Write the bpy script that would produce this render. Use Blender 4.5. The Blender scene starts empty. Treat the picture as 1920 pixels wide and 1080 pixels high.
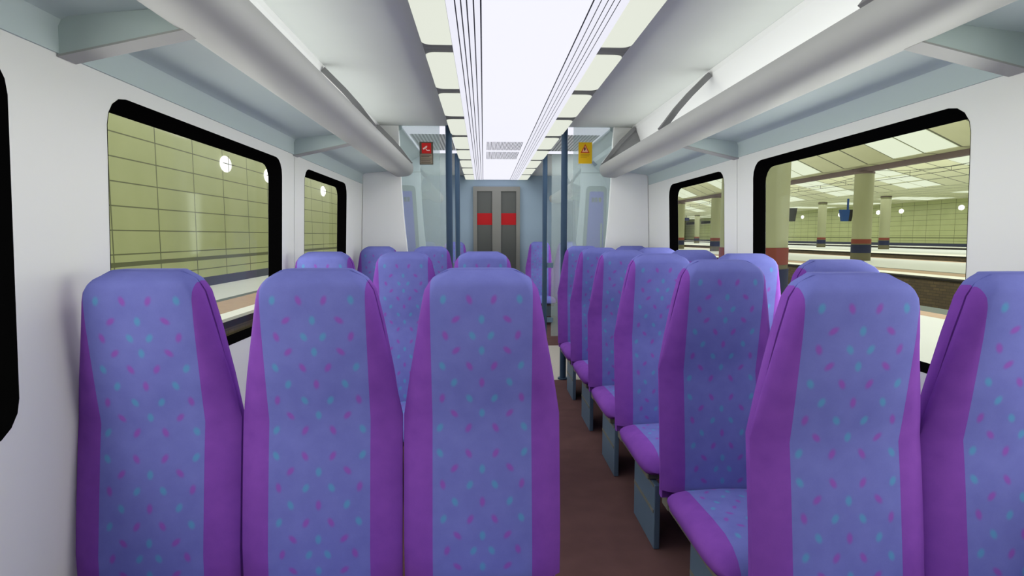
import bpy, bmesh, math, random
from mathutils import Vector, Matrix
random.seed(7)
C = bpy.context.scene.collection
SC = bpy.context.scene
R = math.radians

# ------------------------------------------------------------------ materials
def lin(c):
    c = c / 255.0
    return c / 12.92 if c <= 0.04045 else ((c + 0.055) / 1.055) ** 2.4
def rgb(r, g, b): return (lin(r), lin(g), lin(b), 1.0)

class NT:
    def __init__(self, name):
        self.m = bpy.data.materials.new(name); self.m.use_nodes = True
        self.t = self.m.node_tree; self.b = self.t.nodes['Principled BSDF']
        self.out = self.t.nodes['Material Output']
    def n(self, typ, **kw):
        x = self.t.nodes.new(typ)
        for k, v in kw.items(): setattr(x, k, v)
        return x
    def link(self, a, b): self.t.links.new(a, b)
    def math(self, op, a, b=None, c=None):
        x = self.n('ShaderNodeMath', operation=op)
        for i, v in enumerate((a, b, c)):
            if v is None: continue
            if isinstance(v, (int, float)): x.inputs[i].default_value = v
            else: self.link(v, x.inputs[i])
        return x.outputs[0]
    def mix(self, f, a, b):
        x = self.n('ShaderNodeMix', data_type='RGBA')
        for s, v in ((x.inputs[0], f), (x.inputs[6], a), (x.inputs[7], b)):
            if isinstance(v, (int, float)): s.default_value = v
            elif isinstance(v, tuple): s.default_value = v
            else: self.link(v, s)
        return x.outputs[2]
    def coord(self): return self.n('ShaderNodeTexCoord').outputs['Object']
    def noise(self, scale, detail=3, vec=None):
        x = self.n('ShaderNodeTexNoise'); x.inputs['Scale'].default_value = scale; x.inputs['Detail'].default_value = detail
        self.link(vec if vec is not None else self.coord(), x.inputs['Vector'])
        return x.outputs['Fac']
    def band(self, v, lo, hi):           # 1 inside lo..hi
        return self.math('MULTIPLY', self.math('GREATER_THAN', v, lo), self.math('LESS_THAN', v, hi))

def plain(name, col, rough=0.6, spec=0.25, metal=0.0, noise=None, amount=0.12):
    k = NT(name); k.b.inputs['Roughness'].default_value = rough
    k.b.inputs['Specular IOR Level'].default_value = spec; k.b.inputs['Metallic'].default_value = metal
    if noise:
        f = k.noise(noise)
        d = tuple(c * (1 - amount) for c in col[:3]) + (1,); l = tuple(min(1, c * (1 + amount)) for c in col[:3]) + (1,)
        k.link(k.mix(f, d, l), k.b.inputs['Base Color'])
    else: k.b.inputs['Base Color'].default_value = col
    return k.m

def emit(name, col, strength):
    k = NT(name); k.b.inputs['Base Color'].default_value = (0.06, 0.06, 0.06, 1)
    k.b.inputs['Emission Color'].default_value = col; k.b.inputs['Emission Strength'].default_value = strength
    k.b.inputs['Roughness'].default_value = 0.7; k.b.inputs['Specular IOR Level'].default_value = 0.1
    return k.m

#   woven seat fabric: blue centre with small magenta and teal flecks, purple borders
MAG = [(.039, .036, .5), (.080, .078, -.7), (.114, .125, .2), (.000, .173, 0), (.035, .222, -.5), (.072, .268, .8), (.102, .311, -.3), (.072, .358, .9), (.034, .414, -.35)]
TEA = [(.122, .036, .5), (.000, .080, 0), (.036, .125, -.5), (.079, .173, .4), (.112, .222, -.4), (.000, .268, 0), (.026, .311, -.5), (.000, .358, 0), (.106, .414, .2)]
def fabric(name, axis, centre):
    k = NT(name)
    sep = k.n('ShaderNodeSeparateXYZ'); k.link(k.coord(), sep.inputs[0])
    ax = k.math('ABSOLUTE', sep.outputs[0])
    av = k.math('ABSOLUTE', k.math('SUBTRACT', sep.outputs[axis], centre))
    cmb = k.n('ShaderNodeCombineXYZ'); k.link(ax, cmb.inputs[0]); k.link(av, cmb.inputs[1])
    def mask(marks, a, b):
        cur = None
        for (x, y, r) in marks:
            mp = k.n('ShaderNodeMapping', vector_type='TEXTURE'); k.link(cmb.outputs[0], mp.inputs['Vector'])
            mp.inputs['Location'].default_value = (x, y, 0); mp.inputs['Rotation'].default_value = (0, 0, r); mp.inputs['Scale'].default_value = (a, b, 1)
            ln = k.n('ShaderNodeVectorMath', operation='LENGTH'); k.link(mp.outputs[0], ln.inputs[0])
            cur = ln.outputs['Value'] if cur is None else k.math('MINIMUM', cur, ln.outputs['Value'])
        mr = k.n('ShaderNodeMapRange'); mr.inputs['From Min'].default_value = 1.25; mr.inputs['From Max'].default_value = .55
        k.link(cur, mr.inputs['Value']); return mr.outputs[0]
    n1 = k.noise(14, 3); n2 = k.noise(260, 2)
    blue = k.mix(n1, rgb(98, 102, 174), rgb(118, 123, 196))
    blue = k.mix(k.math('MULTIPLY', mask(TEA, .0085, .013), .58), blue, rgb(72, 160, 190))
    blue = k.mix(k.math('MULTIPLY', mask(MAG, .008, .014), .68), blue, rgb(146, 66, 172))
    pur = k.mix(n1, rgb(111, 61, 153), rgb(138, 80, 180))
    side = k.math('GREATER_THAN', ax, .1435)
    col = k.mix(side, blue, pur)
    col = k.mix(k.math('MULTIPLY', n2, .22), col, k.mix(.35, col, (0.01, .01, .02, 1)))
    k.link(col, k.b.inputs['Base Color'])
    k.b.inputs['Roughness'].default_value = .95; k.b.inputs['Specular IOR Level'].default_value = .1
    k.b.inputs['Sheen Weight'].default_value = 0.0
    return k.m

def glass(name, tint, haze, hazecol):
    k = NT(name); k.t.nodes.remove(k.b)
    tr = k.n('ShaderNodeBsdfTransparent'); tr.inputs[0].default_value = tint
    gl = k.n('ShaderNodeBsdfGlossy'); gl.inputs['Roughness'].default_value = .05
    df = k.n('ShaderNodeBsdfDiffuse'); df.inputs[0].default_value = hazecol
    m1 = k.n('ShaderNodeMixShader'); m1.inputs[0].default_value = haze
    k.link(tr.outputs[0], m1.inputs[1]); k.link(df.outputs[0], m1.inputs[2])
    lw = k.n('ShaderNodeFresnel'); lw.inputs[0].default_value = 1.12
    m2 = k.n('ShaderNodeMixShader'); k.link(k.math('MULTIPLY', lw.outputs[0], .08), m2.inputs[0])
    k.link(m1.outputs[0], m2.inputs[1]); k.link(gl.outputs[0], m2.inputs[2]); k.link(m2.outputs[0], k.out.inputs[0])
    return k.m

def tile_wall(name, y0, z0):
    k = NT(name); sep = k.n('ShaderNodeSeparateXYZ'); k.link(k.coord(), sep.inputs[0])
    y, z = sep.outputs[1], sep.outputs[2]
    fy = k.math('FRACT', k.math('DIVIDE', k.math('SUBTRACT', y, y0), 1.96)); fz = k.math('FRACT', k.math('DIVIDE', k.math('SUBTRACT', z, z0), .562))
    ln = k.math('MAXIMUM', k.math('LESS_THAN', fy, .022), k.math('LESS_THAN', fz, .055))
    ln = k.math('MAXIMUM', ln, k.band(z, z0 - .80 - .04, z0 - .80 + .07))
    base = k.mix(k.noise(.8, 4), rgb(158, 166, 116), rgb(176, 182, 134))
    col = k.mix(k.math('MULTIPLY', ln, .85), base, rgb(72, 76, 48))
    col = k.mix(k.math('LESS_THAN', z, z0 - 1.36), col, rgb(50, 54, 78))
    k.link(col, k.b.inputs['Base Color']); k.b.inputs['Roughness'].default_value = .35; k.b.inputs['Specular IOR Level'].default_value = .3
    return k.m
def tile_ceiling(name, xgrid):
    k = NT(name); sep = k.n('ShaderNodeSeparateXYZ'); k.link(k.coord(), sep.inputs[0])
    fy = k.math('FRACT', k.math('DIVIDE', k.math('SUBTRACT', sep.outputs[1], 25.1), 1.95)); ln = k.math('LESS_THAN', fy, .065)
    if xgrid: ln = k.math('MAXIMUM', ln, k.math('LESS_THAN', k.math('FRACT', k.math('DIVIDE', sep.outputs[0], 1.9)), .06))
    base = k.mix(k.noise(.25, 3), rgb(176, 178, 140), rgb(214, 216, 180))
    k.link(k.mix(k.math('MULTIPLY', ln, .9), base, rgb(60, 62, 42)), k.b.inputs['Base Color']); k.b.inputs['Roughness'].default_value = .5
    return k.m
def brick(name):
    k = NT(name); b = k.n('ShaderNodeTexBrick'); mp = k.n('ShaderNodeMapping'); mp.inputs['Rotation'].default_value = (R(90), 0, R(90))
    mp.vector_type = 'POINT'
    sep = k.n('ShaderNodeSeparateXYZ'); k.link(k.coord(), sep.inputs[0]); cm = k.n('ShaderNodeCombineXYZ'); k.link(sep.outputs[1], cm.inputs[0]); k.link(sep.outputs[2], cm.inputs[1])
    k.link(cm.outputs[0], b.inputs['Vector']); b.inputs['Scale'].default_value = 1
    b.inputs['Brick Width'].default_value = .26; b.inputs['Row Height'].default_value = .09; b.inputs['Mortar Size'].default_value = .008
    b.inputs['Color1'].default_value = rgb(112, 96, 66); b.inputs['Color2'].default_value = rgb(92, 80, 60); b.inputs['Mortar'].default_value = rgb(70, 64, 50)
    k.link(k.mix(k.math('MULTIPLY', k.noise(1.2, 4), .5), b.outputs[0], rgb(70, 62, 52)), k.b.inputs['Base Color']); k.b.inputs['Roughness'].default_value = .9
    return k.m
def grille_mat(name, axis, pitch, a, b):
    k = NT(name); sep = k.n('ShaderNodeSeparateXYZ'); k.link(k.coord(), sep.inputs[0])
    f = k.math('FRACT', k.math('DIVIDE', sep.outputs[axis], pitch))
    k.link(k.mix(k.math('LESS_THAN', f, .5), a, b), k.b.inputs['Base Color']); k.b.inputs['Roughness'].default_value = .5
    return k.m

M = {}
M['wall'] = plain('white wall lining', rgb(230, 231, 227), .55, .2)
M['ceil'] = plain('pale grey ceiling lining', rgb(228, 231, 226), .5, .2, noise=2.2, amount=.05)
M['bulk'] = plain('white partition lining', rgb(243, 244, 241), .55, .2)
M['rear'] = plain('grey rear lining', rgb(200, 200, 202), .6)
M['blue'] = plain('pale blue grey lining', rgb(186, 200, 199), .55, .2)
M['blue2'] = plain('pale blue grey screen', rgb(196, 206, 208), .55, .2)
M['rack'] = plain('satin grey rack', rgb(164, 165, 163), .5, .3, noise=3, amount=.04)
M['strap'] = plain('mid grey strap', rgb(124, 124, 125), .5, .3)
M['black'] = plain('black rubber', (.0012, .0012, .0013, 1), .9, 0.0)
M['end'] = plain('slate blue end wall', rgb(144, 163, 182), .6, .2, noise=2, amount=.04)
M['pole'] = plain('slate blue pole', rgb(52, 73, 96), .5, .2)
M['doorgrey'] = plain('grey door', rgb(126, 126, 123), .55, .2)
M['doordark'] = plain('dark grey door panel', rgb(86, 88, 87), .55, .2)
M['red'] = plain('red band', rgb(170, 22, 28), .5, .2)
M['carpet'] = plain('maroon brown carpet', rgb(90, 66, 65), .95, .05, noise=7, amount=.22)
M['lino'] = plain('speckled grey vinyl', rgb(168, 162, 152), .6, .2, noise=60, amount=.12)
M['shell'] = plain('purple fabric shell', rgb(104, 56, 146), .95, .05, noise=14, amount=.12)
M['pedestal'] = plain('slate painted steel', rgb(88, 108, 128), .5, .3, noise=5, amount=.08)
M['pedtrim'] = plain('olive grey trim', rgb(112, 112, 104), .6)
M['frame'] = plain('dull beige steel', rgb(112, 110, 100), .6)
M['fabricback'] = fabric('patterned seat fabric', 2, .811)
M['fabricseat'] = fabric('patterned seat fabric flat', 1, -.02)
M['panel'] = emit('lit white panel', rgb(244, 244, 255), 0.98)
M['diffuser'] = emit('lit cream diffuser', rgb(227, 231, 217), 0.98)
M['stripw'] = emit('white light strip', rgb(240, 240, 252), 0.95)
M['stripd'] = plain('dark groove', rgb(48, 48, 58), .7)
M['housing'] = grille_mat('ribbed grey housing', 1, .022, rgb(120, 120, 118), rgb(84, 84, 82))
M['vent'] = plain('grey vent slats', rgb(150, 150, 158), .6)
M['vent2'] = grille_mat('pale grille', 0, .035, rgb(232, 232, 232), rgb(150, 150, 152))
M['white'] = plain('white panel', rgb(240, 240, 240), .5, .2)
M['purpleglass'] = plain('mauve panel', rgb(112, 114, 184), .5, .2)
M['seal'] = plain('grey seal', rgb(140, 152, 150), .6)
M['button'] = plain('olive button', rgb(120, 126, 96), .5)
M['buttondark'] = plain('grey button plate', rgb(96, 104, 112), .5)
M['navyplate'] = plain('slate plate', rgb(92, 112, 134), .5)
M['screen'] = glass('tinted screen glass', (.86, .90, .90, 1), .24, rgb(205, 215, 215))
M['pane'] = glass('clear window glass', (.97, .985, .975, 1), .0, rgb(255, 255, 255))
M['signgrey'] = plain('dark sign plate', rgb(92, 88, 78), .6)
M['signtan'] = plain('taupe sign field', rgb(150, 138, 120), .6)
M['signtext'] = plain('dark sign text', rgb(96, 88, 74), .6)
M['signred'] = plain('red sign field', rgb(214, 40, 36), .6)
M['signpink'] = plain('pale sign symbol', rgb(250, 210, 200), .6)
M['signyellow'] = plain('yellow sign', rgb(226, 182, 18), .6)
M['signtri'] = plain('red triangle', rgb(196, 74, 22), .6)
M['signtri2'] = plain('pale triangle', rgb(236, 176, 140), .6)
M['signdark'] = plain('dark figure', rgb(60, 40, 34), .6)
M['signtextdk'] = plain('ochre sign text', rgb(186, 146, 14), .6)
# station
M['tileL'] = tile_wall('green tiled wall', 19.7, 1.515)
M['tileR'] = tile_wall('green tiled wall far', 58.4, 1.98)
M['stceil'] = tile_ceiling('cream coffered ceiling', False)
M['stceil2'] = tile_ceiling('cream coffered ceiling grid', True)
M['plat'] = plain('pale platform paving', rgb(214, 217, 216), .8, .1, noise=.6, amount=.04)
M['platw'] = plain('white platform line', rgb(248, 248, 244), .8, .1)
M['tan'] = plain('tan edge paving', rgb(190, 165, 145), .85, .1, noise=4, amount=.1)
M['platgrey'] = plain('grey edge paving', rgb(112, 120, 116), .85, .1)
M['dark'] = plain('dark coping', rgb(52, 50, 46), .9, .1)
M['brick'] = brick('brown brick')
M['bed'] = plain('track ballast', rgb(74, 66, 58), .95, .1, noise=6, amount=.3)
M['col'] = plain('cream column', rgb(158, 161, 128), .6, .2)
M['colred'] = plain('brick red band', rgb(124, 64, 54), .6, .2)
M['colnavy'] = plain('navy band', rgb(40, 45, 72), .6, .2)
M['colol'] = plain('olive stone base', rgb(104, 100, 78), .8)
M['beam'] = plain('mauve grey beam', rgb(112, 98, 98), .7)
M['wire'] = plain('dark wire', rgb(70, 72, 58), .7)
M['lamp'] = emit('white wall lamp', rgb(255, 255, 250), 1.6)
M['washglow'] = emit('painted lamp wash', rgb(232, 240, 212), .92)  # glow painted in for lamp light washing over the station ceiling
M['lcdblue'] = plain('blue screen casing', rgb(40, 78, 140), .5)
M['lcdblack'] = plain('black screen', rgb(36, 36, 32), .4)
M['signwhite'] = plain('white sign', rgb(190, 190, 176), .6)
M['roof'] = plain('dark roof', rgb(60, 60, 62), .9)

# ------------------------------------------------------------------ geometry helpers
def box(bm, x0, x1, y0, y1, z0, z1, mi=0):
    v = [bm.verts.new(p) for p in ((x0,y0,z0),(x1,y0,z0),(x1,y1,z0),(x0,y1,z0),(x0,y0,z1),(x1,y0,z1),(x1,y1,z1),(x0,y1,z1))]
    for q in ((0,3,2,1),(4,5,6,7),(0,1,5,4),(1,2,6,5),(2,3,7,6),(3,0,4,7)):
        f = bm.faces.new([v[i] for i in q]); f.material_index = mi
def prism(bm, pts, y0, y1, mi=0):           # polygon in x,z extruded along y
    a = [bm.verts.new((x, y0, z)) for x, z in pts]; b = [bm.verts.new((x, y1, z)) for x, z in pts]
    n = len(pts)
    for i in range(n):
        f = bm.faces.new((a[i], a[(i+1) % n], b[(i+1) % n], b[i])); f.material_index = mi
    for f in (bm.faces.new(a[::-1]), bm.faces.new(b)): f.material_index = mi
def prism_z(bm, pts, z0, z1, mi=0):         # polygon in x,y extruded along z
    a = [bm.verts.new((x, y, z0)) for x, y in pts]; b = [bm.verts.new((x, y, z1)) for x, y in pts]
    n = len(pts)
    for i in range(n):
        f = bm.faces.new((a[i], a[(i+1) % n], b[(i+1) % n], b[i])); f.material_index = mi
    for f in (bm.faces.new(a[::-1]), bm.faces.new(b)): f.material_index = mi
def loft(bm, rings, close=True, cap=True):
    vs = [[bm.verts.new(p) for p in r] for r in rings]
    n = len(vs[0])
    for a, b in zip(vs, vs[1:]):
        for i in range(n if close else n - 1):
            bm.faces.new((a[i], a[(i+1) % n], b[(i+1) % n], b[i]))
    if cap: bm.faces.new(vs[0][::-1]); bm.faces.new(vs[-1])
def cyl(bm, x, y, r, z0, z1, seg=24, mi=0):
    prism_z(bm, [(x + r*math.cos(2*math.pi*i/seg), y + r*math.sin(2*math.pi*i/seg)) for i in range(seg)], z0, z1, mi)
def obj(name, bm, mats, parent=None, smooth=False, bevel=0, angle=40):
    bmesh.ops.recalc_face_normals(bm, faces=bm.faces[:])
    me = bpy.data.meshes.new(name); bm.to_mesh(me); bm.free()
    for m in (mats if isinstance(mats, (list, tuple)) else [mats]): me.materials.append(m)
    o = bpy.data.objects.new(name, me); C.objects.link(o)
    if parent is not None: o.parent = parent
    if smooth:
        for p in me.polygons: p.use_smooth = True
        me.set_sharp_from_angle(angle=R(angle))
    if bevel:
        b = o.modifiers.new('edge', 'BEVEL'); b.width = bevel; b.segments = 2; b.limit_method = 'ANGLE'; b.angle_limit = R(40)
    return o
def tag(o, label, cat, group=None):
    o['label'] = label; o['category'] = cat
    if group: o['group'] = group
    return o
def thing(name, label, cat, loc=(0,0,0), group=None):
    o = bpy.data.objects.new(name, None); C.objects.link(o); o.location = loc; o.empty_display_size = .1
    return tag(o, label, cat, group)
def struct(o): o['kind'] = 'structure'; return o
def bmn(): return bmesh.new()
def local(bm, loc):
    bmesh.ops.translate(bm, verts=bm.verts[:], vec=(-loc[0], -loc[1], -loc[2])); return bm

# ------------------------------------------------------------------ carriage shell
YB, YE = -2.6, 10.16          # rear and far end walls
YV0, YV1 = 5.62, 7.40         # vestibule
ZC = 1.885                    # top of the white wall lining
ZT = 2.43                     # ceiling
def hw(z): return 1.357 + .035 * (ZC - z)
WIN = [(-.05, 1.497), (1.872, 3.42), (3.84, 4.99), (8.0, 9.5)]  # last opening is unseen, added to bring light into the far saloon
WZ0, WZ1 = .90, 1.832
def rrect(y0, y1, z0, z1, r=.095, n=4):
    p = []
    for cy, cz, a0 in ((y1-r, z1-r, 0), (y0+r, z1-r, 90), (y0+r, z0+r, 180), (y1-r, z0+r, 270)):
        for i in range(n + 1):
            a = R(a0 + 90*i/n); p.append((cy + r*math.cos(a), cz + r*math.sin(a)))
    return p
T = .075
for s, nm in ((-1, 'left'), (1, 'right')):
    bm = bmn()
    for off in (0, T):
        edges = []
        loops = [[(YB, 0), (YE, 0), (YE, ZC), (YB, ZC)]] + [rrect(a, b, WZ0, WZ1) for a, b in WIN]
        for lp in loops:
            vs = [bm.verts.new((s*(hw(z)+off), y, z)) for y, z in lp]
            edges += [bm.edges.new((vs[i], vs[(i+1) % len(vs)])) for i in range(len(vs))]
        bmesh.ops.triangle_fill(bm, edges=edges, use_beauty=True)
    # upper body side behind the luggage rack, out to the roof
    prism(bm, [(s*(hw(ZC)), ZC), (s*(hw(ZC)+T), ZC), (s*(1.36+T), ZT+.1), (s*1.357, ZT+.1)], YB, YE)
    w = obj('wall_' + nm, bm, M['wall']); struct(w)
    for i, (a, b) in enumerate(WIN):
        bm = bmn()
        A = rrect(a, b, WZ0, WZ1); B = rrect(a, b, WZ0+.018, WZ1-.034)
        loft(bm, [[(s*(hw(z)-.002), y, z) for y, z in A], [(s*(hw(z)+T-.002), y, z) for y, z in B],
                  [(s*(hw(z)+T-.002), y, z) for y, z in rrect(a-.03, b+.03, WZ0-.03, WZ1+.03, .1)]], cap=False)
        n = i + 1 + (4 if s > 0 else 0)
        f = struct(obj('window_%d' % n, bm, M['black'], smooth=True))
        bm = bmn(); bm.faces.new([bm.verts.new((s*(hw(z)+T-.006), y, z)) for y, z in rrect(a+.001, b-.001, WZ0+.019, WZ1-.035)])
        g = obj('glass', bm, M['pane'], f)
bm = bmn(); box(bm, -1.5, 1.5, YB, YE, -.1, -.005); box(bm, -1.46, 1.46, YB, 5.60, -.005, 0); box(bm, -1.46, 1.46, YV1, YE, -.005, 0)
struct(obj('floor', bm, M['carpet']))
bm = bmn(); box(bm, -1.42, 1.42, 5.601, YV1-.001, -.004, .001); struct(obj('floor_vestibule', bm, M['lino']))
bm = bmn(); box(bm, -1.19, 1.19, YB, YE, ZT, ZT+.05); struct(obj('ceiling', bm, M['ceil']))
bm = bmn(); box(bm, -1.45, 1.45, YB, YE+.05, ZT+.1, ZT+.16); struct(obj('roof', bm, M['roof']))
bm = bmn(); prism(bm, [(-1.43, 0), (1.43, 0), (1.36, ZT+.1), (-1.36, ZT+.1)], YB-.06, YB); struct(obj('wall_rear', bm, M['rear']))
bm = bmn(); prism(bm, [(-1.43, 0), (1.43, 0), (1.36, ZT+.1), (-1.36, ZT+.1)], YE, YE+.06); struct(obj('wall_end', bm, M['end']))

# end door: grey frame, two recessed dark panels with a red band each
bm = bmn(); y0 = YE - .05
xs = [(-.40, -.335), (-.075, .075), (.335, .40)]
for a, b in xs: box(bm, a, b, y0, YE, 0, 2.24)
for a, b in ((-.335, -.075), (.075, .335)): box(bm, a, b, y0, YE, 2.16, 2.24); box(bm, a, b, y0, YE, 0, .12)
door = struct(obj('door_1', bm, M['doorgrey']))
for a, b in ((-.335, -.075), (.075, .335)):
    bm = bmn(); box(bm, a, b, YE-.03, YE-.001, .12, 2.16); p = obj('door_panel', bm, M['doordark'], door)
    bm = bmn(); box(bm, a, b, YE-.034, YE-.03, 1.59, 1.79); obj('red_band', bm, M['red'], p)

# ------------------------------------------------------------------ luggage racks
def rack_profile(s, y, t=0.0):
    base = [(1.022, 1.950), (.962, 1.953), (.922, 1.960), (.897, 1.975), (.881, 2.004), (.877, 2.038), (.884, 2.066), (.900, 2.072), (1.03, 2.012), (1.045, 1.985), (1.04, 1.955)]
    c = (.905, 2.062)
    k = 1 - t
    return [(s*(c[0] + (x-c[0])*k), y, c[1] + (z-c[1])*k) for x, z in base]
def luggage_rack(s, y0, y1, brackets, straps, label):
    o = thing('luggage_rack', label, 'luggage rack', (s*1.0, y0, 1.95), 'luggage racks')
    L = (s*1.0, y0, 1.95)
    def part(name, bm, m, **k): return obj(name, local(bm, L), m, o, **k)
    bm = bmn()
    prism(bm, [(s*1.350, ZC), (s*1.349, 1.955), (s*1.340, 1.972), (s*1.32, 1.982), (s*1.03, 2.012), (s*1.03, 2.03), (s*1.32, 2.0), (s*1.3565, 1.985), (s*1.3565, ZC)], y0, y1)
    part('shelf', bm, M['blue'], smooth=True, angle=30)
    rings = [rack_profile(s, y0), rack_profile(s, y1)]
    rings.append([(p[0]*.997+s*.003, y1+.006, p[2]*.985+.030) for p in rack_profile(s, y1)])
    bm = bmn(); loft(bm, rings); part('front_rail', bm, M['rack'], smooth=True, angle=35)
    bm = bmn(); prism(bm, [(s*1.185, ZT-.001), (s*1.19, 2.40), (s*1.345, 2.02), (s*1.355, 2.02), (s*1.355, ZT-.001)], y0, y1); part('back_panel', bm, M['white'])
    for b in brackets:
        bm = bmn(); prism(bm, [(s*1.354, ZC-.004), (s*1.354, 1.98), (s*1.03, 2.01), (s*1.03, 1.951), (s*1.06, 1.946)], b-.035, b+.035)
        k = part('bracket', bm, M['blue'])
        bm = bmn(); prism(bm, [(s*1.355, ZC-.009), (s*1.355, ZC-.003), (s*1.03, 1.954), (s*1.024, 1.950)], b-.036, b+.036); obj('underside', local(bm, L), M['rack'], k)
    for b, last in straps:
        pts = [(1.180, 2.395), (1.150, 2.365), (1.06, 2.275), (.985, 2.19), (.925, 2.11), (.888, 2.062)]
        bm = bmn(); rings = []
        for i, (x, z) in enumerate(pts):
            w = .03 if i < 5 else .036
            q = pts[min(i+1, 5)]; p = pts[max(i-1, 0)]; d = Vector((q[0]-p[0], q[1]-p[1])).normalized(); nx, nz = -d.y*.017, d.x*.017
            rings.append([(s*(x+nx), b-w, z+nz), (s*(x-nx), b-w, z-nz), (s*(x-nx), b+w, z-nz), (s*(x+nx), b+w, z+nz)])
        loft(bm, rings); part('strap', bm, M['strap'], smooth=True, angle=50)
        if last:
            bm = bmn(); prism(bm, [(s*1.188, 2.40), (s*1.345, 2.02), (s*1.04, 2.03), (s*.92, 2.07), (s*.96, 2.14)], b-.005, b+.012); part('end_panel', bm, M['strap'])
    return o
luggage_rack(-1, YB+.01, YV0-.02, [1.703, 3.65], [(1.70, 0), (3.69, 0), (5.50, 1)], 'long grey luggage rack over the left windows of the near saloon')
luggage_rack(1, YB+.01, YV0-.02, [1.703, 3.65], [(1.70, 0), (3.69, 0), (5.50, 1)], 'long grey luggage rack over the right windows of the near saloon')
luggage_rack(-1, YV1+.06, YE-.25, [8.7], [(7.6, 0)], 'short grey luggage rack beyond the left glass screen near the end wall')
luggage_rack(1, YV1+.06, YE-.25, [8.7], [(7.6, 0)], 'short grey luggage rack beyond the right glass screen near the end wall')

# narrow cover strips where the wall linings meet
for k, sd in enumerate((-1, 1)):
    bm = bmn(); prism(bm, [(sd*(hw(0)-.004), .01), (sd*(hw(ZC)-.004), ZC-.012), (sd*hw(ZC), ZC-.012), (sd*hw(0), .01)], 3.638, 3.662)
    struct(obj('trim_%d' % (k+11), bm, M['wall']))

# ------------------------------------------------------------------ ceiling light
cl = thing('ceiling_light', 'long white ceiling light with ribbed borders running down the carriage centre', 'ceiling light', (0, YB, ZT))
def cpart(name, bm, m, parent=None, **k): return obj(name, local(bm, (0, YB, ZT)), m, parent or cl, **k)
ZL = 2.36
bm = bmn(); box(bm, -.527, .527, YB+.01, YE-.01, ZL+.001, ZT-.001); cpart('housing', bm, M['housing'])
bm = bmn(); box(bm, -.2275, .2275, YB+.01, YE-.01, ZL-.002, ZL+.001); cpart('light_panel', bm, M['panel'])
for s in (-1, 1):
    bm = bmn(); e = [.2275, .2345, .258, .264, .286, .292, .3105, .3165, .335, .341, .376]
    for i in range(len(e)-1):
        d = i % 2 == 0
        x0, x1 = sorted((s*e[i], s*e[i+1])); box(bm, x0, x1, YB+.01, YE-.01, ZL + (-.001 if d else -.005), ZL+.001, 1 if d else 0)
    cpart('ribbed_border', bm, [M['stripw'], M['stripd']])
    y = 9.32 + .885 - .06
    edges = [YE-.012] + [9.32 - .885*i for i in range(14)] + [YB]
    for i in range(14):
        yb, ya = edges[i] - (.068 if i else 0), edges[i+1] + .068
        if ya < YB + .05: break
        r = .05; pts = [(.378, ya), (.527-r, ya)]
        pts += [(.527-r+r*math.sin(R(15*j)), ya+r-r*math.cos(R(15*j))) for j in range(1, 7)]
        pts += [(.527-r+r*math.cos(R(15*j)), yb-r+r*math.sin(R(15*j))) for j in range(0, 7)] + [(.378, yb)]
        bm = bmn(); prism_z(bm, [(s*x, yy) for x, yy in pts], ZL-.004, ZL+.001); cpart('diffuser', bm, M['diffuser'])
for a, b in ((6.10, 6.66), (6.82, 7.42)):
    bm = bmn()
    for i in range(26): box(bm, -.185+i*.0145, -.185+i*.0145+.006, a, b, ZL-.006, ZL-.002)
    cpart('vent_grille', bm, M['vent'])

# ------------------------------------------------------------------ vestibule
EDGE = [(1.012, ZT-.001), (1.003, 2.2), (.994, 1.90), (.972, 1.55), (.945, 1.26), (.912, .9), (.885, .5), (.872, .02)]
n = 1
for y0, mm in ((YV0, 'near'), (YV1, 'far')):
    for s in (-1, 1):
        bm = bmn(); prism(bm, [(s*x, z) for x, z in EDGE] + [(s*(hw(.02)-.003), .02), (s*(hw(ZC)-.003), ZC), (s*1.353, ZT-.001)], y0, y0+.04)
        struct(obj('partition_%d' % n, bm, M['bulk'] if mm == 'near' else M['blue2'], bevel=.008)); n += 1
n = 1
for s in (-1, 1):   # white vestibule ceiling, its grille and the sloping cove beside it
    bm = bmn(); x0, x1 = sorted((s*.53, s*.985)); box(bm, x0, x1, YV0+.041, YV1-.001, ZT-.012, ZT-.001); t = struct(obj('trim_%d' % n, bm, M['panel'])); n += 1
    bm = bmn(); x0, x1 = sorted((s*.55, s*.96)); box(bm, x0, x1, 6.02, 7.12, ZT-.016, ZT-.012); obj('ceiling_grille', bm, M['vent2'], t)
    bm = bmn(); prism(bm, [(s*.985, ZT-.001), (s*.985, ZT-.03), (s*1.1, 2.33), (s*1.12, 2.29), (s*1.24, 2.20), (s*1.36, 1.97), (s*1.36, ZT-.001)], YV0+.041, YV1-.001)
    struct(obj('trim_%d' % n, bm, M['blue2'])); n += 1
    bm = bmn(); x0, x1 = sorted((s*1.0, s*1.35)); box(bm, x0, x1, YV1-.004, YV1, 2.185, 2.193); struct(obj('trim_%d' % n, bm, M['seal'])); n += 1

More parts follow.
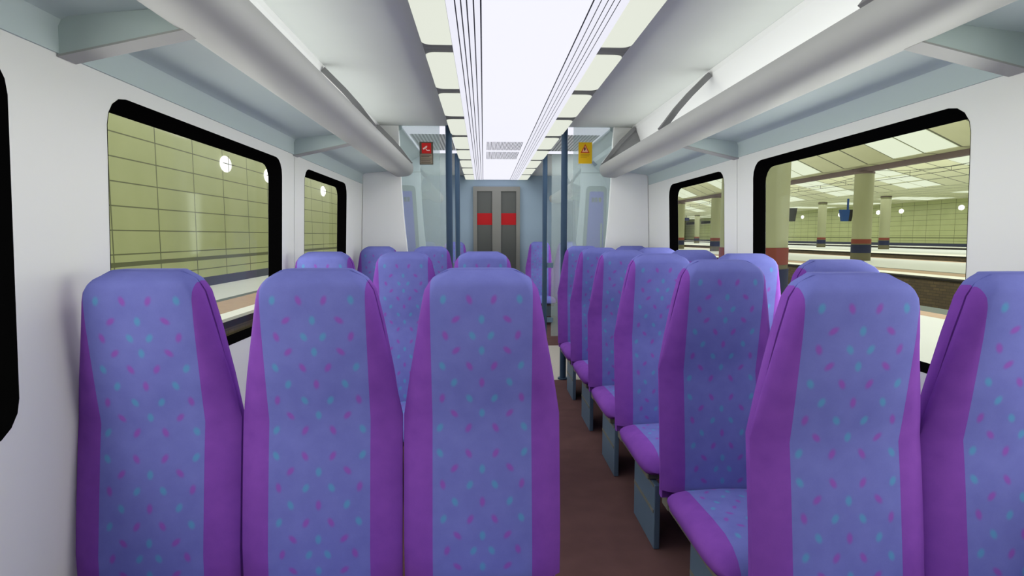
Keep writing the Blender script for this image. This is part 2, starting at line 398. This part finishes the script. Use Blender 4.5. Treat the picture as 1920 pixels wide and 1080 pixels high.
for s, side in ((-1, 'left'), (1, 'right')):
    # door-pocket panel on the far partition
    o = thing('equipment_panel', 'tall mauve panel with grey surround behind the %s glass screen' % side, 'panel', (s*1.17, YV1, 0), 'mauve vestibule panels')
    L = (s*1.17, YV1, 0)
    def tap(x0, x1, x0b, x1b, zb, zt, r):
        p = [(x1b, zb), (x1, zt-r)] + [(x1-r+r*math.cos(R(a)), zt-r+r*math.sin(R(a))) for a in (30, 60, 90)] + [(x0+r+r*math.cos(R(a)), zt-r+r*math.sin(R(a))) for a in (90, 120, 150)] + [(x0, zt-r), (x0b, zb)]
        return [(s*a, b) for a, b in p]
    bm = bmn(); prism(bm, tap(1.065, 1.325, .96, 1.33, .003, 2.025, .05), YV1-.012, YV1-.001); obj('surround', local(bm, L), M['seal'], o)
    bm = bmn(); prism(bm, tap(1.108, 1.285, 1.01, 1.29, .2, 1.955, .012), YV1-.018, YV1-.012); ins = obj('mauve_inset', local(bm, L), M['purpleglass'], o)
    for x, m in ((1.15, 'buttondark'), (1.19, 'buttondark'), (1.238, 'button')):
        bm = bmn(); a, b = sorted((s*(x-.016), s*(x+.016))); box(bm, a, b, YV1-.024, YV1-.018, 1.825, 1.88); obj('button', local(bm, L), M[m], ins)
    bm = bmn(); a, b = sorted((s*1.245, s*1.27)); box(bm, a, b, YV1-.03, YV1-.018, .9, 1.56); obj('grab_handle', local(bm, L), M['seal'], ins, bevel=.004)
    bm = bmn(); a, b = sorted((s*1.10, s*1.17)); prism(bm, [(s*1.09, 2.29), (s*1.13, 2.24), (s*1.18, 2.28), (s*1.14, 2.335)], YV1-.25, YV1-.2)
    tag(obj('handle_cover', bm, M['navyplate']), 'small slate blue plate on the sloping cove of the %s vestibule' % side, 'plate', 'vestibule plates')
    for y, w in ((YV0, 'near'), (YV1, 'far')):
        xe = .633
        bm = bmn(); prism(bm, [(s*xe, .12), (s*xe, ZT-.002)] + [(s*(x-.004), z) for x, z in EDGE[:7]] + [(s*.868, .12)], y+.014, y+.024)
        o = tag(obj('glass_screen', bm, M['screen']), {('near', 'left'): 'tinted glass screen with the red camera notice', ('near', 'right'): 'tinted glass screen with the yellow notice', ('far', 'left'): 'far tinted glass screen behind the one with the red notice', ('far', 'right'): 'far tinted glass screen behind the one with the yellow notice'}[(w, side)], 'glass screen', 'vestibule glass screens')
        for z0, z1 in ((.30, .36), (1.0, 1.06)):
            bm = bmn(); a, b = sorted((s*.5795, s*.655)); box(bm, a, b, y+.008, y+.030, z0, z1); obj('clamp', bm, M['navyplate'], o)
        p = thing('grab_pole', 'floor to ceiling slate blue pole %s the %s glass screen, %s end of the vestibule' % ('beside', side, w), 'grab pole', (s*.548, y+.02, 0), 'vestibule grab poles')
        bm = bmn(); cyl(bm, 0, 0, .031, .001, ZT-.001); obj('tube', bm, M['pole'], p, smooth=True)
        bm = bmn(); cyl(bm, 0, 0, .05, .001, .015); obj('floor_flange', bm, M['pole'], p, smooth=True)

# signs on the glass
def signpart(name, bm, m, L, parent): return obj(name, local(bm, L), M[m], parent)
ys = YV0 + .0135
L = (-.757, ys, 2.174); o = thing('camera_notice', 'red camera notice with taupe text panel on the left glass screen', 'sign', L)
bm = bmn(); box(bm, -.82, -.694, ys-.004, ys, 2.069, 2.279); signpart('plate', bm, 'signgrey', L, o)
bm = bmn(); box(bm, -.80, -.712, ys-.0055, ys-.004, 2.172, 2.268); f = signpart('red_field', bm, 'signred', L, o)
bm = bmn()
prism(bm, [(-.790, 2.218), (-.784, 2.206), (-.752, 2.224), (-.747, 2.240), (-.756, 2.243)], ys-.0065, ys-.0055)
prism(bm, [(-.765, 2.212), (-.758, 2.216), (-.748, 2.204), (-.725, 2.204), (-.725, 2.196), (-.752, 2.196)], ys-.0065, ys-.0055)
signpart('camera_symbol', bm, 'signpink', L, f)
bm = bmn(); box(bm, -.814, -.702, ys-.0055, ys-.004, 2.078, 2.168); f = signpart('text_field', bm, 'signtan', L, o)
bm = bmn()
for z, a, b in ((2.155, -.806, -.712), (2.142, -.806, -.73), (2.120, -.806, -.708), (2.105, -.806, -.72), (2.090, -.806, -.716)): box(bm, a, b, ys-.006, ys-.0055, z-.003, z+.003)
signpart('text_line', bm, 'signtext', L, f)
L = (.745, ys, 2.186); o = thing('warning_notice', 'yellow notice with red warning triangle on the right glass screen', 'sign', L)
bm = bmn(); box(bm, .681, .810, ys-.004, ys, 2.087, 2.285); signpart('plate', bm, 'signyellow', L, o)
bm = bmn(); prism(bm, [(.700, 2.186), (.786, 2.186), (.743, 2.270)], ys-.0055, ys-.004); f = signpart('triangle', bm, 'signtri', L, o)
bm = bmn(); prism(bm, [(.714, 2.194), (.772, 2.194), (.743, 2.252)], ys-.0065, ys-.0055); g = signpart('triangle_field', bm, 'signtri2', L, f)
bm = bmn(); prism(bm, [(.734, 2.208), (.741, 2.206), (.748, 2.220), (.746, 2.236), (.738, 2.240), (.733, 2.226)], ys-.0072, ys-.0065); signpart('figure_symbol', bm, 'signdark', L, g)
bm = bmn()
for z, a, b in ((2.170, .70, .79), (2.158, .70, .78), (2.146, .70, .76)): box(bm, a, b, ys-.0046, ys-.004, z-.003, z+.003)
signpart('text_line', bm, 'signtextdk', L, o)

# ------------------------------------------------------------------ seats
def lerp_tab(tab, z):
    for (z0, a), (z1, b) in zip(tab, tab[1:]):
        if z <= z1: return a + (b-a)*max(0, (z-z0))/(z1-z0)
    return tab[-1][1]
WTAB = [(.40, .229), (.60, .2305), (.873, .2305), (1.0, .209), (1.151, .180), (1.222, .166), (1.247, .160), (1.268, .147), (1.282, .136), (1.293, .119), (1.303, .100)]
def bow(z): return -.05 * min(1, ((z-.873)/.36 if z > .873 else (.873-z)/.38)) ** .9
def front_y(z):
    y = bow(z)
    if z > 1.262: y += .045*((z-1.262)/.041)**2
    return y
def back_rings(zs, front=True):
    rings = []
    for z in zs:
        w = lerp_tab(WTAB, z); y = front_y(z); r = []
        if front:
            cen = min(.1435, w*.82)
            for u in (-1, -.66, -.33, 0, .33, .66, 1): r.append((cen*u, y + .010*u*u, z))
            side = [(cen + (w-cen)*t, y + .010 + .038*t**1.8) for t in (.3, .6, .85, 1)]
            yb = max(y+.075, .0)
            tail = [(w*1.0, y+.056), (w*.985, y+.064)]
            rr = [(x, yy, z) for x, yy in side + tail]
            ll = [(-x, yy, z) for x, yy in side + tail]
            rings.append(r + rr + ll[::-1])
        else:
            y = bow(z)
            w *= .955 + .065*max(0, min(1, (z-.873)/.25)); pts = [(w*.985, y+.066), (w*1.0, y+.072), (w*.99, y+.100), (w*.90, y+.116), (w*.5, y+.122)]
            rings.append([(x, yy, z) for x, yy in pts] + [(-x, yy, z) for x, yy in pts[::-1]])
    return rings
def make_seat(name, label, group):
    o = thing(name, label, 'seat', (0, 0, 0), group)
    zs = [.40, .43, .5, .6, .7, .8, .873, .93, 1.0, 1.08, 1.151, 1.222, 1.247, 1.260, 1.268, 1.276, 1.282, 1.288, 1.293, 1.298, 1.303]
    bm = bmn(); loft(bm, back_rings(zs)); obj('backrest', bm, M['fabricback'], o, smooth=True, angle=50)
    zb = [.36, .43, .6, .873, 1.0, 1.151, 1.222, 1.247, 1.268, 1.282, 1.293, 1.303]
    rs = back_rings(zb, False); last = rs[-1]
    rs.append([(x*.93, y + .004, z + .003) for x, y, z in last]); rs.append([(x*.84, y*.9 + .013, z + .004) for x, y, z in last])
    bm = bmn(); loft(bm, rs); obj('back_shell', bm, M['fabricback'], o, smooth=True, angle=45)
    # cushion: lofted from the crease forward
    prof = [(-.055, .218, .432, .345), (-.09, .221, .440, .335), (-.20, .219, .446, .33), (-.32, .222, .452, .33), (-.42, .221, .452, .33), (-.48, .215, .440, .333), (-.52, .203, .418, .342), (-.545, .185, .390, .355), (-.552, .165, .368, .365)]
    rings = []
    for y, w, zt, zb_ in prof:
        zt -= .014
        h = zt - zb_; cen = min(.1435, w*.8)
        top = [(-cen, zt), (-cen*.5, zt+.004*min(1, h*15)), (0, zt+.006*min(1, h*15)), (cen*.5, zt+.004*min(1, h*15)), (cen, zt)]
        rt = [(cen+(w-cen)*.4, zt-h*.06), (cen+(w-cen)*.75, zt-h*.18), (w*.985, zt-h*.36), (w, zt-h*.55), (w*.97, zt-h*.8), (w*.9, zb_+.001), ]
        lf = [(-x, z) for x, z in rt][::-1]
        rings.append([(x, y, z) for x, z in top + rt + lf])
    bm = bmn(); loft(bm, rings); obj('seat_cushion', bm, M['fabricseat'], o, smooth=True, angle=60)
    bm = bmn(); box(bm, -.185, .185, -.47, .08, .298, .329); box(bm, -.19, -.15, .02, .10, .298, .42); box(bm, .15, .19, .02, .10, .298, .42)
    obj('seat_frame', bm, M['frame'], o, bevel=.006)
    return o
def pedestal(o, side):
    x0, x1 = sorted((side*.168, side*.141))
    bm = bmn(); box(bm, x0, x1, -.53, -.18, .001, .297); pd = obj('pedestal', bm, M['pedestal'], o, bevel=.004)
    bm = bmn(); a, b = sorted((side*.168, side*.171)); box(bm, a, b, -.52, -.19, .165, .18); box(bm, a, b, -.52, -.19, .285, .296); obj('pedestal_trim', bm, M['pedtrim'], pd)
protoL = make_seat('train_seat', '', ''); pedestal(protoL, 1)
protoR = make_seat('train_seat', '', ''); pedestal(protoR, -1)
used = set()
def place(proto, x, y, label, group):
    if proto.name not in used: used.add(proto.name); r = proto
    else:
        r = proto.copy(); C.objects.link(r)
        for ch in list(proto.children):
            c = ch.copy(); C.objects.link(c); c.parent = r
            for g in ch.children:
                d = g.copy(); C.objects.link(d); d.parent = c
    r.location = (x, y, 0); tag(r, label, 'seat', group)
g3 = 'purple seats on the left, set three abreast'
for y, row in ((1.662, 'nearest'), (3.49, 'second')):
    place(protoL, -.2297, y, 'purple patterned aisle seat in the %s row on the left of the aisle' % row, g3)
    place(protoL, -.6947, y, 'purple patterned middle seat in the %s row on the left of the aisle' % row, g3)
    place(protoL, -1.161, y, 'purple patterned window seat in the %s row on the left, by the %s' % (row, 'big window' if row == 'nearest' else 'small window'), g3)
place(protoL, -.6947, 5.28, 'purple seat before the left glass screen, nearer the aisle of the two', g3)
place(protoL, -1.161, 5.28, 'purple seat before the left glass screen, nearer the wall of the two', g3)
ordi = ['first', 'second', 'third', 'fourth', 'fifth', 'sixth and last']
for i in range(6):
    y = 1.412 + .80*i
    place(protoR, .699, y, 'purple patterned aisle seat, %s from the viewer on the right of the aisle' % ordi[i], 'purple seats on the right, set in pairs')
    place(protoR, 1.160, y, 'purple patterned window seat, %s from the viewer along the right windows' % ordi[i], 'purple seats on the right, set in pairs')
gE = 'purple seats against the end wall'
place(protoR, .694, 9.60, 'purple seat against the end wall right of the grey door, next to the aisle', gE)
place(protoR, 1.160, 9.60, 'purple seat against the end wall right of the grey door, next to the side wall', gE)
place(protoL, -.6947, 9.60, 'purple seat against the end wall left of the grey door, next to the aisle', gE)
place(protoL, -1.161, 9.60, 'purple seat against the end wall left of the grey door, next to the side wall', gE)

# ------------------------------------------------------------------ station outside (X, Z measured from the eye at -.2226, 0, 1.40)
def P(X): return X - .2226
def Q(Z): return Z + 1.40
SY0, SY1 = -12, 190
def strip(bm, x0, x1, z, mi, thick=.5): box(bm, P(x0), P(x1), SY0, SY1, Q(z)-thick, Q(z), mi)
# left platform and tiled wall
bm = bmn(); zl = -1.53
for x0, x1, mi in ((-8.6, -6.4, 0), (-6.4, -6.17, 3), (-6.17, -5.16, 2), (-5.16, -4.79, 1)): strip(bm, x0, x1, zl, mi, .06)
box(bm, P(-4.86), P(-4.80), SY0, SY1, Q(-1.72), Q(zl)-.06, 4)
box(bm, P(-8.6), P(-4.81), SY0, SY1, Q(-2.6), Q(zl)-.06, 5)
PM = [M['plat'], M['platw'], M['tan'], M['platgrey'], M['dark'], M['brick']]
struct(obj('platform_left', bm, PM))
bm = bmn(); box(bm, P(-8.75), P(-8.45), SY0, SY1, Q(-1.53), Q(5.0)); struct(obj('wall_station_left', bm, M['tileL']))
bm = bmn(); box(bm, P(-4.79), P(-1.75), SY0, SY1, Q(-2.7), Q(-2.55)); box(bm, P(-1.75), P(1.6), SY0, SY1, Q(-2.7), Q(-2.55)); struct(obj('track_bed', bm, M['bed']))
# right platforms
zr = -1.30
bm = bmn()
for x0, x1, mi in ((1.95, 7.2, 0), (7.2, 7.63, 2), (7.63, 8.2, 3)): strip(bm, x0, x1, zr, mi, .06)
box(bm, P(1.97), P(8.18), SY0, SY1, Q(-2.6), Q(zr)-.06, 5); struct(obj('platform_near', bm, PM))
bm = bmn()
for x0, x1, mi in ((13.85, 14.3, 4), (14.3, 15.2, 1), (15.2, 16.4, 2), (16.4, 16.65, 3), (16.65, 23.3, 0), (23.3, 24.0, 2)): strip(bm, x0, x1, zr, mi, .06)
box(bm, P(13.87), P(23.98), SY0, SY1, Q(-2.6), Q(zr)-.06, 5); struct(obj('platform_middle', bm, PM))
bm = bmn()
for x0, x1, mi in ((29.9, 30.4, 4), (30.4, 33.2, 1), (33.2, 44.5, 0)): strip(bm, x0, x1, zr, mi, .06)
box(bm, P(44.5), P(44.6), SY0, SY1, Q(zr)-.1, Q(-1.13), 4); strip(bm, 44.6, 48.5, -1.10, 1, .2)
box(bm, P(29.92), P(48.4), SY0, SY1, Q(-2.6), Q(zr)-.06, 5); struct(obj('platform_far', bm, PM))
bm = bmn(); box(bm, P(8.18), P(13.87), SY0, SY1, Q(-2.7), Q(-2.55)); box(bm, P(23.98), P(29.92), SY0, SY1, Q(-2.7), Q(-2.55)); struct(obj('track_bed_right', bm, M['bed']))
bm = bmn(); box(bm, P(48.4), P(48.8), SY0, SY1, Q(-1.10), Q(4.4)); struct(obj('wall_station_right', bm, M['tileR']))
# end walls of the hall
bm = bmn(); box(bm, P(-8.75), P(48.8), SY1, SY1+.4, Q(-2.7), Q(6.0)); struct(obj('wall_station_end', bm, M['col']))
bm = bmn(); box(bm, P(-8.75), P(48.8), SY0-.4, SY0, Q(-2.7), Q(6.0)); struct(obj('wall_station_rear', bm, M['col']))
# coffered ceiling
def sheet(bm, pts, mi): prism(bm, [(P(x), Q(z)) for x, z in pts] + [(P(x), Q(z)+.15) for x, z in pts[::-1]], SY0, SY1, mi)
bm = bmn(); sheet(bm, [(-8.75, 5.0), (14.0, 5.2), (16.2, 5.02), (19.3, 3.60), (20.0, 3.56)], 0)
sheet(bm, [(20.0, 3.56), (21, 4.6), (27, 5.3), (31, 5.25), (36.0, 3.95), (38, 3.9), (48.6, 3.78)], 1)
ceil = struct(obj('ceiling_station', bm, [M['stceil'], M['stceil2']]))
bm = bmn(); box(bm, P(19.85), P(20.15), SY0, SY1, Q(3.33), Q(3.58)); struct(obj('beam_station', bm, M['beam']))
# glowing patches painted under the tiles in place of lamp wash
def slope_pt(a, b, t): return (a[0]+(b[0]-a[0])*t, a[1]+(b[1]-a[1])*t)
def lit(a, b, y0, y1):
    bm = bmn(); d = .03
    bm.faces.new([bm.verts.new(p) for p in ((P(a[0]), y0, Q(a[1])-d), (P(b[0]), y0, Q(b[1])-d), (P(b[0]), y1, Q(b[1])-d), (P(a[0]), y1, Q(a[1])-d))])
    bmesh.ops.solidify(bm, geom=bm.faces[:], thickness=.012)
    obj('painted_light_wash', bm, M['washglow'], ceil)
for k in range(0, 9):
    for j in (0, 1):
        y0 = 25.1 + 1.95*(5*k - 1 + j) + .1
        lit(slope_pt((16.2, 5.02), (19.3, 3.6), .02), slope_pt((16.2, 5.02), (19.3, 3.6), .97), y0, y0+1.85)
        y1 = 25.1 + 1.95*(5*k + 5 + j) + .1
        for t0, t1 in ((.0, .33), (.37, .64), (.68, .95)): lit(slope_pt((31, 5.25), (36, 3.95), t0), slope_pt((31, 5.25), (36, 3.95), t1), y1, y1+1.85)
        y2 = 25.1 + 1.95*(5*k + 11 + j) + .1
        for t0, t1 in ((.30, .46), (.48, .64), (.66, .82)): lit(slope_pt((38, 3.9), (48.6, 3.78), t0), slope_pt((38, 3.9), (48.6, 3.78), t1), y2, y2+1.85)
# columns
def column(X, Y, top, label):
    o = thing('station_column', label, 'column', (P(X), Y, Q(zr)), 'round station columns')
    def seg(name, z0, z1, r, m):
        bm = bmn(); cyl(bm, 0, 0, r, Q(z0)-Q(zr), Q(z1)-Q(zr), 32); return obj(name, bm, M[m], o, smooth=True)
    seg('base', zr, -.89, .47, 'colol'); seg('navy_band', -.889, -.46, .475, 'colnavy'); seg('olive_ring', -.459, -.40, .462, 'colol')
    seg('red_band', -.399, -.164, .466, 'colred'); seg('shaft', -.163, top-.10, .455, 'col'); seg('capital', top-.099, top, .48, 'beam')
    return o
column(3.88, 8.3, 5.0, 'thick cream column at the left edge of the large right window')
for Y, l in ((30.3, 'cream column in the middle of the large right window, on the middle platform'), (49.9, 'cream column at the right edge of the small right window'), (59.3, 'cream column at the left edge of the small right window')): column(20.0, Y, 3.34, l)
for Y, l in ((56.2, 'distant slim column just right of the middle platform column, large right window'), (67.0, 'distant slim column between the black and blue hanging screens'), (107.3, 'most distant slim column, between the two dark signs in the small window')): column(39.4, Y, 3.86, l)
# wall lamps
def lamp(x, y, z, s, label):
    o = thing('wall_lamp', label, 'lamp', (x, y, z), 'oval wall lamps')
    bm = bmn(); bmesh.ops.create_uvsphere(bm, u_segments=24, v_segments=12, radius=1); bmesh.ops.scale(bm, vec=(.09, .40, .265), verts=bm.verts[:]); obj('lens', bm, M['lamp'], o, smooth=True)
    bm = bmn(); box(bm, *sorted((s*.085, s*.095)), -.40, .40, -.012, .012); box(bm, *sorted((s*.085, s*.095)), -.012, .012, -.26, .26); obj('lamp_guard', bm, M['wire'], o)
    bm = bmn(); box(bm, *sorted((0, -s*.03)), -.15, .15, -.1, .1); obj('back_plate', bm, M['wire'], o)
for Y, l in ((19.9, 'oval wall lamp seen whole in the large left window'), (23.7, 'oval wall lamp cut by the top corner of the large left window'), (31.6, 'oval wall lamp seen through the small left window')): lamp(P(-8.45)+.03, Y, Q(2.34), 1, l)
for Y, l in ((57.7, 'oval wall lamp near the right edge of the large right window'), (66.3, 'second oval lamp from the right edge of the large right window'), (70.3, 'oval wall lamp half behind a slim column in the right window'), (78.1, 'oval wall lamp beside the blue screen casing'), (87.5, 'farthest oval wall lamp, right of the black departure screen')): lamp(P(48.4)-.03, Y, Q(2.87), -1, l)
# hanging departure screens
def screen(X, Y, z0, z1, flip, label):
    o = thing('departure_screen', label, 'screen', (P(X), Y, Q(z1)), 'hanging departure screens')
    h = z1 - z0; w = .36
    def half(name, a, b, m):
        bm = bmn(); v = [(a, -.15, 0), (b, -.15, 0), (b*.72, -.1, -h), (a*.72, -.1, -h)]; u = [(x, -y, z) for x, y, z in v]
        fv = [bm.verts.new(p) for p in v]; fu = [bm.verts.new(p) for p in u]
        bm.faces.new(fv); bm.faces.new(fu[::-1])
        for i in range(4): bm.faces.new((fv[i], fv[(i+1) % 4], fu[(i+1) % 4], fu[i]))
        return obj(name, bm, M[m], o)
    if flip: half('screen_face', -w, w, 'lcdblack')
    else: half('blue_casing', -w, .12, 'lcdblue'); half('screen_face', .121, w, 'lcdblack')
    bm = bmn(); a = -.3 if flip else .04; box(bm, a, a+.08, -.04, .04, 0, 4.9-z1 if flip else .62); obj('hanger', bm, M['lcdblue'], o)
screen(20.75, 32.9, .84, 1.50, False, 'blue backed hanging screen left of the middle platform column')
screen(21.4, 40.2, 1.02, 1.93, True, 'black hanging screen beside the thick near column')
# dark name boards on the far wall
for Y, l in ((136.0, 'dark name board left of the most distant column'), (126.5, 'dark name board right of the most distant column')):
    o = thing('name_board', l, 'sign', (P(48.4)-.002, Y, Q(2.93)), 'dark station boards')
    bm = bmn(); box(bm, -.05, .0, -3.0, 3.0, -.34, .34); obj('board', bm, M['signwhite'], o)
    bm = bmn(); box(bm, -.07, -.05, -2.7, 2.7, -.27, .30); obj('dark_face', bm, M['lcdblack'], o)
o = thing('blue_sign', 'small blue sign hanging above the left dark name board', 'sign', (P(38.3), 110, Q(3.15)))
bm = bmn(); box(bm, -.55, .55, -.05, .05, -.27, .27); obj('board', bm, M['colnavy'], o)
bm = bmn(); box(bm, -.03, .03, -.03, .03, .27, .72); obj('hanger', bm, M['wire'], o)

# overhead wires
bm = bmn()
def wire(bm, a, b, r=.012):
    a, b = Vector(a), Vector(b); d = (b-a).normalized(); u = d.orthogonal().normalized(); v = d.cross(u)
    loft(bm, [[p + u*r*math.cos(i*math.pi/2) + v*r*math.sin(i*math.pi/2) for i in range(4)] for p in (a, b)])
xw = P(26.5); zc = Q(3.71)
wire(bm, (xw, -5, zc), (xw, 150, zc), .02)
for k in range(0, 12):
    y0 = k*13.0
    prev = None
    for j in range(9):
        t = j/8; z = zc + .25 + .45*(2*t-1)**2; p = (xw, y0+13*t, z)
        if prev: wire(bm, prev, p, .02)
        prev = p
        if j in (2, 4, 6): wire(bm, p, (xw, p[1], zc), .012)
tag(obj('overhead_wire', bm, M['wire']), 'thin overhead electric wires above the second track, right window', 'wire')

# ------------------------------------------------------------------ lights
LIGHT_DOWN, FILL_RACK, FILL_WIN = 29, 5.8, 23.5
def area(name, loc, sx, sy, energy, col, rot=(0, 0, 0), spread=180):
    l = bpy.data.lights.new(name, 'AREA'); l.shape = 'RECTANGLE'; l.size = sx; l.size_y = sy; l.energy = energy; l.color = col; l.spread = R(spread)
    o = bpy.data.objects.new(name, l); C.objects.link(o); o.location = loc; o.rotation_euler = rot
    return o
area('ceiling_lamp_tube', (0, (YB+YE)/2, ZL-.03), .95, YE-YB-.2, LIGHT_DOWN, (1, 1, 1.0))
for s in (-1, 1):
    area('rack_fill', (s*1.10, (YB+5.5)/2, 2.10), .16, 5.4-YB, FILL_RACK, (1, 1, 1), (R(180), R(s*8), 0))  # added unseen fill above the racks to brighten the ceiling
    area('rack_fill', (s*1.10, 8.7, 2.10), .16, 2.2, FILL_RACK*.25, (1, 1, 1), (R(180), R(s*8), 0))
    area('vestibule_lamp', (s*.76, 6.5, ZT-.04), .35, 1.5, 9, (1, 1, 1))
    for a, b in WIN + [(-1.9, -.4)]:
        if b < 0: continue
        area('window_fill', (s*(hw(1.37)+T+.36), (a+b)/2, 1.34), 1.0, (b-a)+.1, FILL_WIN*(b-a)/1.5, (1.0, 1.0, .93), (0, R(s*(90+2)), 0))  # added lamps outside the panes, standing in for light from the station
area('station_fill_left', (P(-5.5), 25, Q(4.7)), 4.5, 70, 1700, (1.0, 1.0, .97))  # added overhead fills without fittings, standing in for the hall lighting
area('station_fill_near', (P(7.5), 40, Q(4.9)), 9, 100, 4300, (1.0, 1.0, .97))
area('station_fill_middle', (P(25.5), 55, Q(4.9)), 6, 120, 5000, (1.0, 1.0, .97))
area('station_fill_far', (P(41), 65, Q(3.6)), 8, 140, 4600, (1.0, 1.0, .97))
area('station_upfill_near', (P(13), 40, Q(1.5)), 3, 110, 3500, (1.0, 1.0, .95), (R(180), 0, 0))  # added unseen upward fills that brighten the coffered ceiling
area('station_upfill_middle', (P(28), 55, Q(1.5)), 4, 130, 4500, (1.0, 1.0, .95), (R(180), 0, 0))
w = bpy.data.worlds.new('World'); SC.world = w; w.use_nodes = True
w.node_tree.nodes['Background'].inputs[0].default_value = (.5, .5, .48, 1); w.node_tree.nodes['Background'].inputs[1].default_value = .3

# ------------------------------------------------------------------ camera
cd = bpy.data.cameras.new('camera'); cd.sensor_width = 36; cd.lens = 1100/1920*36; cd.clip_end = 500; cd.clip_start = .05
cam = bpy.data.objects.new('camera', cd); C.objects.link(cam)
cam.location = (-.2226, 0, 1.40); cam.rotation_euler = (R(90-5.0653), 0, R(-2.7477)); SC.camera = cam
SC.view_settings.view_transform = 'Standard'; SC.view_settings.look = 'None'; SC.view_settings.gamma = 1; SC.view_settings.exposure = 0.0
SC.view_settings.use_curve_mapping = False
SC.cycles.max_bounces = 14; SC.cycles.diffuse_bounces = 8; SC.cycles.transparent_max_bounces = 16
